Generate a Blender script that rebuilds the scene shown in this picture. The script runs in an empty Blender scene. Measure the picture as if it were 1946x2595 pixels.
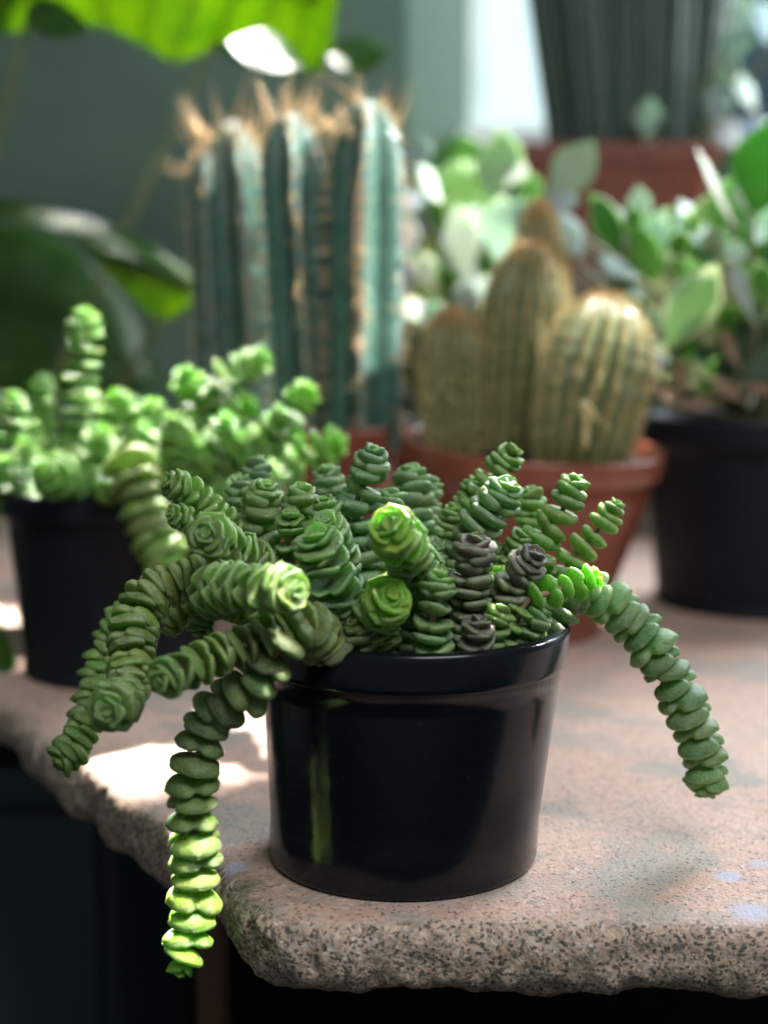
import bpy, bmesh, math, random
from mathutils import Vector, Matrix, Quaternion, noise
R = math.radians
rng = random.Random(7)
scene = bpy.context.scene
COL = scene.collection

# ------------------------------------------------------------------ camera
PITCH = R(7.3)
CAM = Vector((0.0, -0.629, 0.2315))
FPX, CX, CY = 3768.0, 973.0, 1297.5          # focal length and centre in photograph pixels
cd = bpy.data.cameras.new("camera")
cam = bpy.data.objects.new("camera", cd)
COL.objects.link(cam)
cam.location = CAM
cam.rotation_euler = (math.pi / 2 - PITCH, 0, 0)
cd.sensor_fit = 'VERTICAL'; cd.sensor_height = 36.0
cd.lens = FPX / 2595.0 * 36.0
cd.clip_start = 0.01; cd.clip_end = 30
cd.dof.use_dof = True
cd.dof.focus_distance = 0.612
cd.dof.aperture_fstop = 4.1
cd.dof.aperture_blades = 0
scene.camera = cam

# ------------------------------------------------------------------ world, lamps, exposure
w = bpy.data.worlds.new("World"); scene.world = w; w.use_nodes = True
bg = w.node_tree.nodes["Background"]
bg.inputs[0].default_value = (0.70, 0.82, 0.84, 1); bg.inputs[1].default_value = 0.14
scene.view_settings.view_transform = 'Standard'
scene.view_settings.look = 'None'
scene.view_settings.exposure = 0.32
scene.view_settings.gamma = 1.0
try:
    scene.cycles.max_bounces = 8
    scene.cycles.use_denoising = True
    scene.cycles.sample_clamp_indirect = 4.0
except Exception:
    pass

def at(px, py, Y):
    """point of the plane y = Y seen at a photograph pixel"""
    a, b = (px - CX) / FPX, (CY - py) / FPX
    d = Vector((a, math.cos(PITCH) + b * math.sin(PITCH), -math.sin(PITCH) + b * math.cos(PITCH)))
    t = (Y - CAM.y) / d.y
    return CAM + d * t
def ground(px, py, z=0.0):
    a, b = (px - CX) / FPX, (CY - py) / FPX
    d = Vector((a, math.cos(PITCH) + b * math.sin(PITCH), -math.sin(PITCH) + b * math.cos(PITCH)))
    t = (z - CAM.z) / d.z
    return CAM + d * t
def pxm(p):
    """metres per photograph pixel at point p"""
    return ((p - CAM).dot(Vector((0, math.cos(PITCH), -math.sin(PITCH))))) / FPX

SUN = Vector((0.10, 0.60, 0.79)).normalized()
def lamp(name, kind, loc, target, energy, color, **kw):
    l = bpy.data.lights.new(name, kind); o = bpy.data.objects.new(name, l); COL.objects.link(o)
    o.location = loc
    o.rotation_euler = (Vector(target) - Vector(loc)).to_track_quat('-Z', 'Y').to_euler()
    l.energy = energy; l.color = color
    for k, v in kw.items(): setattr(l, k, v)
    return o
# big soft daylight of the window, behind and to the right
lamp("window_daylight", 'AREA', (0.75, 1.15, 0.95), (0.0, 0.1, 0.1), 30.0, (0.86, 0.95, 1.0), shape='RECTANGLE', size=0.7, size_y=0.8)
# room light from above the camera
lamp("room_daylight", 'AREA', (0.34, -0.72, 1.12), (0.03, 0.0, 0.08), 10.5, (0.93, 1.0, 1.0), shape='RECTANGLE', size=0.7, size_y=0.5)
SUNCOL = (1.0, 0.97, 0.90)
def sun_standin(target, wd, ht, irr, dist=0.5, spread=3.0, frm=None):
    """added narrow lamp aimed at one place to stand in for sun; frm departs from SUN"""
    t = Vector(target); d = SUN if frm is None else Vector(frm).normalized()
    lamp("sun_standin", 'AREA', t + d * dist, t, irr * wd * ht, SUNCOL, shape='ELLIPSE', size=wd, size_y=ht, spread=R(spread))
sun_standin(at(468, 2385, -.064), .022, .085, 70, .30, frm=(-.16, .75, .5))   # end of the hanging stem
sun_standin(at(474, 2375, -.064), .030, .072, 10, .30, frm=(.36, -.24, .8))  # added lamp from the room side, brightens the same stem end
sun_standin(at(972, 1318, -.080), .022, .026, 34, .34)          # head of the stem facing the camera
sun_standin(at(1002, 1500, -.066), .016, .018, 20, .34)
sun_standin(at(760, 1475, -.098), .022, .016, 16, .34)
sun_standin(at(1500, 1460, -.020), .020, .020, 42, .34)         # bright sprig at the rim
sun_standin(at(1235, 1540, -.040), .018, .020, 22, .34)         # gap under the purple heads
sun_standin(ground(1385, 1603, .1035), .034, .012, 22, .34, frm=(.75, .35, .6))         # pot rim
sun_standin(at(380, 980, .33), .26, .18, 15, .55)              # neighbouring succulent
sun_standin(ground(430, 1900), .17, .075, 3.2, .45)              # patch of sun on the stone
RB = (.74, -.16, .65)  # added direction, right and room side, to light the rib flanks
TOP = (.25, -.08, .95)  # added overhead direction, keeps the spill off the open stone
sun_standin(at(700, 600, .53), .16, .26, 15, .62, frm=RB)       # tall cactus
sun_standin(at(1490, 850, .44), .10, .09, 20, .55, frm=(.45, .10, .9))     # small cacti
sun_standin(at(1190, 600, .72), .20, .12, 18, .5, frm=(.3, -.1, .95))  # pale leaves, lamp added from overhead
sun_standin(at(1800, 600, .56), .20, .09, 11, .55, frm=TOP)
sun_standin(at(470, 80, .85), .35, .16, 13, .4)
sun_standin(at(400, 765, .83), .10, .055, 26, .40)
sun_standin(at(215, 900, .35), .06, .15, 9, .4, frm=(.55, .25, .8))   # tallest stem on the left

# ------------------------------------------------------------------ materials
def new_mat(name):
    m = bpy.data.materials.new(name); m.use_nodes = True
    nt = m.node_tree; b = nt.nodes["Principled BSDF"]
    return m, nt, b
def N(nt, t, **kw):
    n = nt.nodes.new(t)
    for k, v in kw.items():
        if k.startswith('i_'): n.inputs[k[2:].replace('_', ' ')].default_value = v
        else: setattr(n, k, v)
    return n
def mixc(nt, fac, a, b, mode='MIX'):
    n = nt.nodes.new('ShaderNodeMix'); n.data_type = 'RGBA'; n.blend_type = mode
    for sock, v in ((n.inputs[0], fac), (n.inputs[6], a), (n.inputs[7], b)):
        if hasattr(v, 'is_output') or isinstance(v, bpy.types.NodeSocket): nt.links.new(v, sock)
        elif isinstance(v, (int, float)): sock.default_value = v
        else: sock.default_value = (*v, 1) if len(v) == 3 else v
    return n.outputs[2]
def ramp(nt, src, stops):
    r = nt.nodes.new('ShaderNodeValToRGB'); nt.links.new(src, r.inputs[0])
    e = r.color_ramp.elements
    while len(e) < len(stops): e.new(0.5)
    for k, (p, c) in enumerate(stops):
        e[k].position = p
        e[k].color = (c, c, c, 1) if isinstance(c, (int, float)) else (*c, 1)
    return r.outputs[0]
def coords(nt, which='Object', scale=1.0):
    t = nt.nodes.new('ShaderNodeTexCoord'); m = nt.nodes.new('ShaderNodeMapping')
    m.inputs['Scale'].default_value = (scale,) * 3 if isinstance(scale, (int, float)) else scale
    nt.links.new(t.outputs[which], m.inputs[0]); return m.outputs[0]
def noise_tex(nt, vec, scale, detail=3, rough=.55):
    n = N(nt, 'ShaderNodeTexNoise'); n.inputs['Scale'].default_value = scale
    n.inputs['Detail'].default_value = detail; n.inputs['Roughness'].default_value = rough
    nt.links.new(vec, n.inputs['Vector']); return n.outputs[0]
def bump(nt, h, b, strength=.3, dist=.001):
    n = N(nt, 'ShaderNodeBump'); n.inputs['Strength'].default_value = strength; n.inputs['Distance'].default_value = dist
    nt.links.new(h, n.inputs['Height']); nt.links.new(n.outputs[0], b.inputs['Normal'])

def leaf_material(name, trans, rough, speck=.7, tr_tint=(1.1, 1.5, .35), bloom=.48):
    """fleshy leaf: object colour, per-leaf variation, speckles, waxy paler margin, light shining through"""
    m, nt, b = new_mat(name)
    oi = N(nt, 'ShaderNodeObjectInfo')
    tc = coords(nt)
    off = N(nt, 'ShaderNodeVectorMath', operation='ADD'); nt.links.new(tc, off.inputs[0])
    sc_ = N(nt, 'ShaderNodeMath', operation='MULTIPLY'); sc_.inputs[1].default_value = 37.0
    nt.links.new(oi.outputs['Random'], sc_.inputs[0]); nt.links.new(sc_.outputs[0], off.inputs[1])
    v = off.outputs[0]
    big = noise_tex(nt, v, 2.0, 3)
    fine = noise_tex(nt, v, 11.0, 3, .65)
    hsv = N(nt, 'ShaderNodeHueSaturation')
    mr = N(nt, 'ShaderNodeMapRange'); mr.inputs[3].default_value = .80; mr.inputs[4].default_value = 1.2
    nt.links.new(oi.outputs['Random'], mr.inputs[0]); nt.links.new(mr.outputs[0], hsv.inputs['Value'])
    nt.links.new(oi.outputs['Color'], hsv.inputs['Color'])
    c = hsv.outputs[0]
    pale = mixc(nt, .5, c, (.42, .50, .40))
    c = mixc(nt, ramp(nt, big, [(.42, 0), (.68, bloom)]), c, pale)
    dark = mixc(nt, .55, c, (.03, .07, .02))
    c = mixc(nt, ramp(nt, fine, [(.51, 0), (.59, speck)]), c, dark)
    at_ = N(nt, 'ShaderNodeAttribute', attribute_name='margin')
    rim = mixc(nt, .65, c, (.52, .62, .40))
    c = mixc(nt, ramp(nt, at_.outputs['Fac'], [(.72, 0), (1.0, .55)]), c, rim)
    # corky spots and the odd reddish margin
    spot = noise_tex(nt, v, 3.7, 1)
    c = mixc(nt, ramp(nt, spot, [(.70, 0), (.73, .55)]), c, (.22, .15, .08))
    rsel = ramp(nt, oi.outputs['Random'], [(.72, 0), (.95, .35)])
    rm = N(nt, 'ShaderNodeMath', operation='MULTIPLY'); nt.links.new(rsel, rm.inputs[0]); nt.links.new(ramp(nt, at_.outputs['Fac'], [(.85, 0), (1.0, 1)]), rm.inputs[1])
    c = mixc(nt, rm.outputs[0], c, (.36, .14, .10))
    nt.links.new(c, b.inputs['Base Color'])
    b.inputs['Roughness'].default_value = rough
    b.inputs['Specular IOR Level'].default_value = .38
    b.inputs['Subsurface Weight'].default_value = .50
    b.inputs['Subsurface Radius'].default_value = (.50, 1.0, .08)
    b.inputs['Subsurface Scale'].default_value = .0050
    bump(nt, fine, b, .22, .02)
    tr = N(nt, 'ShaderNodeBsdfTranslucent')
    tcol = mixc(nt, 1.0, c, tr_tint, 'MULTIPLY')
    nt.links.new(tcol, tr.inputs[0])
    mx = N(nt, 'ShaderNodeMixShader'); mx.inputs[0].default_value = trans
    out = nt.nodes['Material Output']
    nt.links.new(b.outputs[0], mx.inputs[1]); nt.links.new(tr.outputs[0], mx.inputs[2]); nt.links.new(mx.outputs[0], out.inputs[0])
    return m
M_LEAF = leaf_material('succulent_leaf', .27, .44, tr_tint=(2.2, 3.0, .30))
M_PALE = leaf_material('pale_leaf', .30, .25, speck=.08, tr_tint=(1.0, 1.05, .9), bloom=.2)
M_JADE = leaf_material('jade_leaf', .35, .30, speck=.1, tr_tint=(1.0, 2.0, .12), bloom=.25)

def variegated_material():
    m, nt, b = new_mat('variegated_leaf')
    oi = N(nt, 'ShaderNodeObjectInfo'); v = coords(nt)
    n = noise_tex(nt, v, 2.5, 2)
    a = N(nt, 'ShaderNodeAttribute', attribute_name='margin')
    ad = N(nt, 'ShaderNodeMath', operation='ADD'); nt.links.new(a.outputs['Fac'], ad.inputs[0]); nt.links.new(n, ad.inputs[1])
    f = ramp(nt, ad.outputs[0], [(.72, 0), (.95, 1)])
    ad.use_clamp = False
    half = N(nt, 'ShaderNodeMath', operation='MULTIPLY'); half.inputs[1].default_value = .7
    nt.links.new(ad.outputs[0], half.inputs[0])
    f = ramp(nt, half.outputs[0], [(.70, 0), (.86, 1)])
    c = mixc(nt, f, oi.outputs['Color'], (.62, .64, .42))
    nt.links.new(c, b.inputs['Base Color']); b.inputs['Roughness'].default_value = .32
    tr = N(nt, 'ShaderNodeBsdfTranslucent'); nt.links.new(mixc(nt, 1.0, c, (1.0, 1.9, .15), 'MULTIPLY'), tr.inputs[0])
    mx = N(nt, 'ShaderNodeMixShader'); mx.inputs[0].default_value = .4
    nt.links.new(b.outputs[0], mx.inputs[1]); nt.links.new(tr.outputs[0], mx.inputs[2])
    nt.links.new(mx.outputs[0], nt.nodes['Material Output'].inputs[0])
    return m
M_VARI = variegated_material()

def broad_material():
    m, nt, b = new_mat('broad_leaf_blade')
    v = coords(nt, 'UV')
    wv = N(nt, 'ShaderNodeTexWave'); wv.inputs['Scale'].default_value = 3.2; wv.inputs['Distortion'].default_value = 2.2; wv.inputs['Detail'].default_value = 2
    nt.links.new(v, wv.inputs[0])
    n = noise_tex(nt, v, 5, 3)
    c = mixc(nt, ramp(nt, n, [(.35, 0), (.7, 1)]), (.035, .105, .03), (.06, .16, .035))
    c = mixc(nt, ramp(nt, wv.outputs[0], [(.8, 0), (1, .35)]), c, (.12, .22, .06))
    nt.links.new(c, b.inputs['Base Color']); b.inputs['Roughness'].default_value = .38
    tr = N(nt, 'ShaderNodeBsdfTranslucent'); nt.links.new(mixc(nt, ramp(nt, wv.outputs[0], [(.70, 0), (1, .6)]), mixc(nt, ramp(nt, n, [(.3, 0), (.7, 1)]), (.21, .38, .008), (.37, .52, .012)), (.14, .22, .01)), tr.inputs[0])
    mx = N(nt, 'ShaderNodeMixShader'); mx.inputs[0].default_value = .6
    nt.links.new(b.outputs[0], mx.inputs[1]); nt.links.new(tr.outputs[0], mx.inputs[2])
    nt.links.new(mx.outputs[0], nt.nodes['Material Output'].inputs[0])
    return m
M_BROAD = broad_material()

def simple(name, c1, c2, scale, rough, bmp=0, detail=4, spec=.5, lo=.35, hi=.65, dist=.001, coat=0):
    m, nt, b = new_mat(name); v = coords(nt)
    n = noise_tex(nt, v, scale, detail)
    nt.links.new(mixc(nt, ramp(nt, n, [(lo, 0), (hi, 1)]), c1, c2), b.inputs['Base Color'])
    b.inputs['Roughness'].default_value = rough; b.inputs['Specular IOR Level'].default_value = spec
    b.inputs['Coat Weight'].default_value = coat
    if bmp: bump(nt, n, b, bmp, dist)
    return m
M_STEM = simple('succulent_stem', (.30, .17, .10), (.22, .20, .09), 300, .6)
M_GSTEM = simple('green_stem', (.16, .22, .08), (.22, .20, .10), 200, .55)
M_BARK = simple('shrub_bark', (.10, .09, .06), (.20, .17, .12), 150, .8)
M_SPINE = simple('golden_spine', (.50, .30, .12), (.62, .44, .24), 60, .45)
M_HAIR = simple('pale_spine', (.53, .39, .15), (.70, .54, .28), 90, .4)
M_ORANGE = simple('orange_spine', (.50, .20, .07), (.62, .34, .17), 90, .45)
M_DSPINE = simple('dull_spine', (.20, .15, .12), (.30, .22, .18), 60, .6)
M_TERRA = simple('terracotta_plastic', (.21, .058, .036), (.26, .075, .045), 40, .24, detail=5)
M_BROWNP = simple('planter_plastic', (.20, .055, .04), (.26, .075, .05), 30, .4)
M_SOIL = simple('soil', (.010, .008, .007), (.055, .040, .030), 240, .95, 1.0, 6, dist=.003)
M_DRY = simple('dry_leaf', (.13, .085, .05), (.24, .16, .10), 60, .8)
M_WALL = simple('painted_wall', (.092, .150, .110), (.108, .168, .122), 6, .75, .1)
M_WHITE = simple('white_paint', (.62, .66, .66), (.70, .73, .72), 12, .5)
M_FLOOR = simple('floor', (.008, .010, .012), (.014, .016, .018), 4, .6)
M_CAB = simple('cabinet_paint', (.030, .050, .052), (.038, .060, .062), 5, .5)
M_WOOD = simple('table_wood', (.11, .045, .025), (.17, .075, .04), 30, .55)
M_SHADE = simple('shade_black', (.010, .009, .010), (.016, .014, .014), 30, .7, spec=.2)  # near-black of the added sheet that stands for shade
M_SHELF = simple('shelf_wood', (.16, .12, .09), (.24, .18, .13), 20, .6)

def black_plastic():
    m, nt, b = new_mat('black_plastic'); v = coords(nt)
    n = noise_tex(nt, coords(nt, 'Object', (60, 60, 500)), 1.0, 3)
    d = noise_tex(nt, v, 900, 2)
    c = mixc(nt, ramp(nt, d, [(.70, 0), (.76, .4)]), (.004, .006, .009), (.08, .07, .06))
    nt.links.new(c, b.inputs['Base Color'])
    nt.links.new(ramp(nt, n, [(.3, .15), (.7, .24)]), b.inputs['Roughness'])
    b.inputs['Specular IOR Level'].default_value = .36
    bump(nt, n, b, .012, .0004)
    return m
M_BLACK = black_plastic()
M_NAVY = simple('matt_black_plastic', (.007, .009, .013), (.010, .012, .017), 40, .55, spec=.18)

def stone():
    m, nt, b = new_mat('pink_granite'); v = coords(nt)
    big = noise_tex(nt, v, 13, 4, .6); mid = noise_tex(nt, v, 60, 4, .6); fine = noise_tex(nt, v, 560, 3, .7)
    warp = N(nt, 'ShaderNodeMixRGB'); warp.blend_type = 'ADD'; warp.inputs[0].default_value = .0016
    nw = N(nt, 'ShaderNodeTexNoise'); nw.inputs['Scale'].default_value = 500; nt.links.new(v, nw.inputs['Vector'])
    nt.links.new(v, warp.inputs[1]); nt.links.new(nw.outputs['Color'], warp.inputs[2])
    def grains(scale):
        q = N(nt, 'ShaderNodeTexVoronoi'); q.inputs['Scale'].default_value = scale; q.inputs['Randomness'].default_value = 1
        nt.links.new(warp.outputs[0], q.inputs['Vector'])
        sp = N(nt, 'ShaderNodeSeparateColor'); nt.links.new(q.outputs['Color'], sp.inputs[0]); return sp.outputs[0], sp.outputs[1]
    g1, g1b = grains(420); g2, g2b = grains(900); g3, g3b = grains(640)
    def cramp(src, stops):
        o = ramp(nt, src, stops); o.node.color_ramp.interpolation = 'CONSTANT'; return o
    pink = cramp(g1, [(0, (.56, .33, .26)), (.22, (.66, .44, .36)), (.45, (.60, .37, .30)), (.62, (.50, .40, .36)), (.76, (.72, .56, .49)), (.88, (.36, .31, .29)), (.96, (.20, .17, .16))])
    pink = mixc(nt, .40, pink, (.64, .395, .305))
    wide = noise_tex(nt, v, 7, 5, .62)
    c = mixc(nt, ramp(nt, wide, [(.34, .55), (.52, 0)]), pink, (.76, .56, .45))
    c = mixc(nt, ramp(nt, big, [(.51, 0), (.59, .75)]), c, (.34, .325, .295))
    c = mixc(nt, ramp(nt, mid, [(.40, .25), (.62, 0)]), c, (.70, .42, .33))
    blk = cramp(g2, [(0, .7), (.055, 0.0)])
    c = mixc(nt, blk, c, (.07, .06, .06))
    ge = N(nt, 'ShaderNodeAttribute', attribute_name='side')
    dirt = cramp(g3, [(0, (.60, .41, .31)), (.25, (.50, .36, .28)), (.48, (.66, .48, .38)), (.70, (.38, .31, .25)), (.84, (.70, .57, .46)), (.93, (.17, .145, .12))])
    dirt = mixc(nt, cramp(g2, [(0, .85), (.18, 0.0)]), dirt, (.06, .05, .045))
    dirt = mixc(nt, ramp(nt, mid, [(.52, 0), (.70, .7)]), dirt, (.16, .135, .10))
    c = mixc(nt, ge.outputs['Fac'], c, dirt)
    mo = N(nt, 'ShaderNodeAttribute', attribute_name='moss')
    mf = N(nt, 'ShaderNodeMath', operation='MULTIPLY'); nt.links.new(mo.outputs['Fac'], mf.inputs[0])
    nt.links.new(ramp(nt, noise_tex(nt, v, 75, 5, .65), [(.36, 0), (.55, .9)]), mf.inputs[1])
    c = mixc(nt, mf.outputs[0], c, (.07, .085, .035))
    # flakes of lavender paint left on the top
    for (px, py, rad) in ((1905, 2310, .0075), (1850, 2222, .0055), (1925, 2190, .0035), (596, 2195, .0042)):
        p = ground(px, py)
        ds = N(nt, 'ShaderNodeVectorMath', operation='DISTANCE'); nt.links.new(v, ds.inputs[0]); ds.inputs[1].default_value = p
        ad = N(nt, 'ShaderNodeMath', operation='MULTIPLY_ADD'); nt.links.new(noise_tex(nt, v, 170, 6, .75), ad.inputs[0])
        ad.inputs[1].default_value = .016; nt.links.new(ds.outputs['Value'], ad.inputs[2])
        f = ramp(nt, ad.outputs[0], [(rad + .0075, .75), (rad + .0090, 0)])
        c = mixc(nt, f, c, (.50, .50, .68))
    nt.links.new(c, b.inputs['Base Color']); b.inputs['Roughness'].default_value = .55
    b.inputs['Specular IOR Level'].default_value = .35
    ad = N(nt, 'ShaderNodeMath', operation='MULTIPLY_ADD'); nt.links.new(mid, ad.inputs[0]); ad.inputs[1].default_value = .8; nt.links.new(fine, ad.inputs[2])
    bump(nt, ad.outputs[0], b, .8, .0018)
    return m
M_STONE = stone()

def cactus_skin(name, c1, c2, crest, k):
    m, nt, b = new_mat(name); v = coords(nt)
    n = noise_tex(nt, v, 70, 3)
    a = N(nt, 'ShaderNodeAttribute', attribute_name='margin')
    c = mixc(nt, ramp(nt, n, [(.35, 0), (.65, 1)]), c1, c2)
    c = mixc(nt, ramp(nt, a.outputs['Fac'], [(.78, 0), (1, k)]), c, crest)
    nt.links.new(c, b.inputs['Base Color']); b.inputs['Roughness'].default_value = .42
    bump(nt, n, b, .2, .001)
    return m
M_CACT = cactus_skin('tall_cactus_skin', (.027, .080, .055), (.050, .115, .092), (.30, .42, .44), .5)
M_BARREL = cactus_skin('small_cactus_skin', (.075, .100, .036), (.105, .125, .05), (.24, .20, .09), .6)
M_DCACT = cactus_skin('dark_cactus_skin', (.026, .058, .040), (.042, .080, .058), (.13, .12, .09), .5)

def emit(name, c, s):
    m = bpy.data.materials.new(name); m.use_nodes = True; nt = m.node_tree
    nt.nodes.remove(nt.nodes["Principled BSDF"])
    e = N(nt, 'ShaderNodeEmission'); v = coords(nt)
    nt.links.new(mixc(nt, noise_tex(nt, v, 3, 2), c, tuple(min(1, x * 1.06) for x in c)), e.inputs[0]); e.inputs[1].default_value = s
    nt.links.new(e.outputs[0], nt.nodes['Material Output'].inputs[0]); return m
M_SKY = emit('daylight_sky', (.74, .93, 1.0), 1.05)
def glass():
    m, nt, b = new_mat('window_glass')
    b.inputs['Transmission Weight'].default_value = 1; b.inputs['Roughness'].default_value = .02
    b.inputs['IOR'].default_value = 1.05; b.inputs['Base Color'].default_value = (.95, 1, 1, 1); return m
M_GLASS = glass()
M_BLUE = simple('blue_grey_render', (.24, .32, .46), (.28, .36, .50), 5, .8)

# ------------------------------------------------------------------ object helpers
def thing(name, label, cat, loc=(0, 0, 0), group=None):
    o = bpy.data.objects.new(name, None); COL.objects.link(o)
    o.empty_display_size = .02; o.location = loc
    o['label'] = label; o['category'] = cat
    if group: o['group'] = group
    return o
def link(name, me, mat, parent=None, kind=None, label=None, smooth=True):
    if mat and not me.materials: me.materials.append(mat)
    if smooth: me.shade_smooth()
    o = bpy.data.objects.new(name, me); COL.objects.link(o)
    if parent:
        o.parent = parent
        q = parent; off = Vector()
        while q: off += q.location; q = q.parent
        o.location = -off                      # meshes are written in world coordinates
    if kind: o['kind'] = kind
    if label: o['label'] = label
    return o
def mesh(verts, faces, name='m', attrs=None):
    me = bpy.data.meshes.new(name); me.from_pydata([tuple(v) for v in verts], [], faces); me.update()
    for an, vals in (attrs or {}).items():
        a = me.attributes.new(an, 'FLOAT', 'POINT'); a.data.foreach_set('value', vals)
    return me
class Buf:
    def __init__(s): s.v = []; s.f = []; s.m = []
    def add(s, v, f, m=None):
        n = len(s.v); s.v += v; s.f += [tuple(i + n for i in q) for q in f]; s.m += (m or [0.0] * len(v))
    def mesh(s, name='m'): return mesh(s.v, s.f, name, {'margin': s.m})
    def box(s, lo, hi, bev=0):
        x0, y0, z0 = lo; x1, y1, z1 = hi
        v = [Vector((x, y, z)) for z in (z0, z1) for x, y in ((x0, y0), (x1, y0), (x1, y1), (x0, y1))]
        s.add(v, [(3, 2, 1, 0), (4, 5, 6, 7), (0, 1, 5, 4), (1, 2, 6, 5), (2, 3, 7, 6), (3, 0, 4, 7)])
def catmull(pts, n=10):
    p = [pts[0] * 2 - pts[1]] + list(pts) + [pts[-1] * 2 - pts[-2]]
    out = []
    for i in range(1, len(p) - 2):
        a, b, c, d = p[i - 1:i + 3]
        for k in range(n):
            t = k / n
            out.append(.5 * (2 * b + (c - a) * t + (2 * a - 5 * b + 4 * c - d) * t * t + (3 * b - a - 3 * c + d) * t ** 3))
    out.append(pts[-1].copy()); return out
def tube(buf, path, r0, r1, sides=7):
    n = len(path); vs = []; fs = []
    x = None
    for i, p in enumerate(path):
        t = (path[min(i + 1, n - 1)] - path[max(i - 1, 0)]).normalized()
        if x is None:
            x = t.orthogonal().normalized()
        x = (x - t * x.dot(t)).normalized(); y = t.cross(x)
        r = r0 + (r1 - r0) * i / (n - 1)
        for k in range(sides):
            a = 2 * math.pi * k / sides; vs.append(p + (x * math.cos(a) + y * math.sin(a)) * r)
    for i in range(n - 1):
        for k in range(sides):
            k2 = (k + 1) % sides
            fs.append((i * sides + k, i * sides + k2, (i + 1) * sides + k2, (i + 1) * sides + k))
    fs.append(tuple(range(sides))[::-1]); fs.append(tuple((n - 1) * sides + k for k in range(sides)))
    buf.add(vs, fs)
def lathe(profile, c, sides=72, shear=(0, 0), wob=0, closed=False):
    """profile: (radius, z) list, turned about a vertical axis at c"""
    b = Buf(); vs = []; fs = []; n = len(profile)
    for i, (r, z) in enumerate(profile):
        for k in range(sides):
            a = 2 * math.pi * k / sides
            rr = r * (1 + wob * math.sin(2 * a + 1))
            vs.append(Vector((c[0] + rr * math.cos(a) + shear[0] * z, c[1] + rr * math.sin(a) + shear[1] * z, c[2] + z)))
    for i in range(n - 1):
        for k in range(sides):
            k2 = (k + 1) % sides
            fs.append((i * sides + k, i * sides + k2, (i + 1) * sides + k2, (i + 1) * sides + k))
    if closed: fs.append(tuple((n - 1) * sides + k for k in range(sides)))
    b.add(vs, fs); return b.mesh()

# ------------------------------------------------------------------ pots
def pot(name, label, cat, c, rt, rb, h, band, mat, soil_z, group=None, shear=(0, 0), lip=.0035, foot=True):
    t = thing(name, label, cat, c, group)
    body = rt - lip
    prof = [(rb * .2, .002), (rb * .86, .002), (rb * .90, 0), (rb * .965, .0002), (rb * .985, .0012), (rb * .996, .0032)]
    if foot: prof += [(rb + .0002, .0070), (rb - .0012, .0082), (rb - .0010, .0095)]
    for k in range(1, 9):
        f = k / 8; prof.append((rb + (body - rb) * f - .0010 * (1 - f), .0095 + (h - band - .0095) * f))
    prof += [(rt - .0012, h - band + .0002), (rt - .0002, h - band + .0012), (rt, h - band + .003), (rt + .0006, h - .003), (rt + .0004, h - .0012), (rt - .0006, h - .0002),
             (rt - .0016, h), (rt - .0040, h), (rt - .0050, h - .0006), (rt - .0056, h - .002)]
    prof += [(body - .0035 + (rb - body) * f, h - .004 - (h - .016) * f) for f in (0, .15, .4)]
    link('pot_body', lathe(prof, c, 96, shear, .004), mat, t)
    # soil with crumbs
    b = Buf(); vs = []; fs = []; nr, ns = 10, 40; ri = body - .0035 - .1 * (h - soil_z) * .4
    for i in range(nr + 1):
        for k in range(ns):
            a = 2 * math.pi * k / ns; r = ri * i / nr
            p = Vector((c[0] + r * math.cos(a) + shear[0] * soil_z, c[1] + r * math.sin(a) + shear[1] * soil_z, c[2] + soil_z))
            p.z += noise.noise(p * 90) * .003 + noise.noise(p * 300) * .0015
            vs.append(p)
    for i in range(nr):
        for k in range(ns):
            k2 = (k + 1) % ns; fs.append((i * ns + k, i * ns + k2, (i + 1) * ns + k2, (i + 1) * ns + k))
    b.add(vs, fs)
    for _ in range(220):
        a = rng.uniform(0, 6.28); r = ri * math.sqrt(rng.random()) * .97; s = rng.uniform(.0006, .0022)
        p = Vector((c[0] + r * math.cos(a) + shear[0] * soil_z, c[1] + r * math.sin(a), c[2] + soil_z + .001))
        q = [p + Vector((rng.uniform(.6, 1.2) * s * dx, rng.uniform(.6, 1.2) * s * dy, rng.uniform(.5, 1) * s * dz)) for dx, dy, dz in ((1, 0, 0), (-1, 0, 0), (0, 1, 0), (0, -1, 0), (0, 0, 1), (0, 0, -1))]
        b.add(q, [(0, 2, 4), (2, 1, 4), (1, 3, 4), (3, 0, 4), (2, 0, 5), (1, 2, 5), (3, 1, 5), (0, 3, 5)])
    link('soil', b.mesh(), M_SOIL, t, kind='stuff')
    return t

def soil_pt(px, Y, z):
    p = Vector((0, Y, z)); d = pxm(p); return Vector(((px - CX) * d, Y, z))

POT_C = Vector(((1020 - CX) * pxm(Vector((0, 0, 0))), 0, 0))
POT_SH = (.045, 0)
pot('plant_pot', 'glossy black plastic pot at the table edge holding the sharp green succulent', 'pot', POT_C, .0662, .0585, .1035, .0172, M_BLACK, .0955, 'black plastic plant pots', POT_SH, lip=.0022, foot=False)
LP = soil_pt(285, .348, 0); LP.z = 0
LP.x = (300 - CX) * pxm(Vector((0, .348, .06)))
pot('plant_pot', 'blurred black plastic pot at the left under the sunlit succulent', 'pot', LP, .074, .062, .123, .016, M_NAVY, .113, 'black plastic plant pots')
RP = Vector(((1935 - CX) * pxm(Vector((0, .59, .08))), .59, 0))
pot('plant_pot', 'large black pot cut by the right photo edge under the jade leaves', 'pot', RP, .100, .087, .155, .022, M_NAVY, .143, 'black plastic plant pots')
SP = Vector(((1335 - CX) * pxm(Vector((0, .475, .1))), .475, 0))
SPO = pot('plant_pot', 'terracotta coloured pot holding the four small golden cacti', 'pot', SP, .0965, .064, .139, .019, M_TERRA, .129, 'terracotta coloured pots')
SPO.rotation_euler = (R(4.5), R(3.5), 0); SPO.location.z = .0055; SPO.location.x -= .007      # it leans a little on the uneven stone
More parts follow.
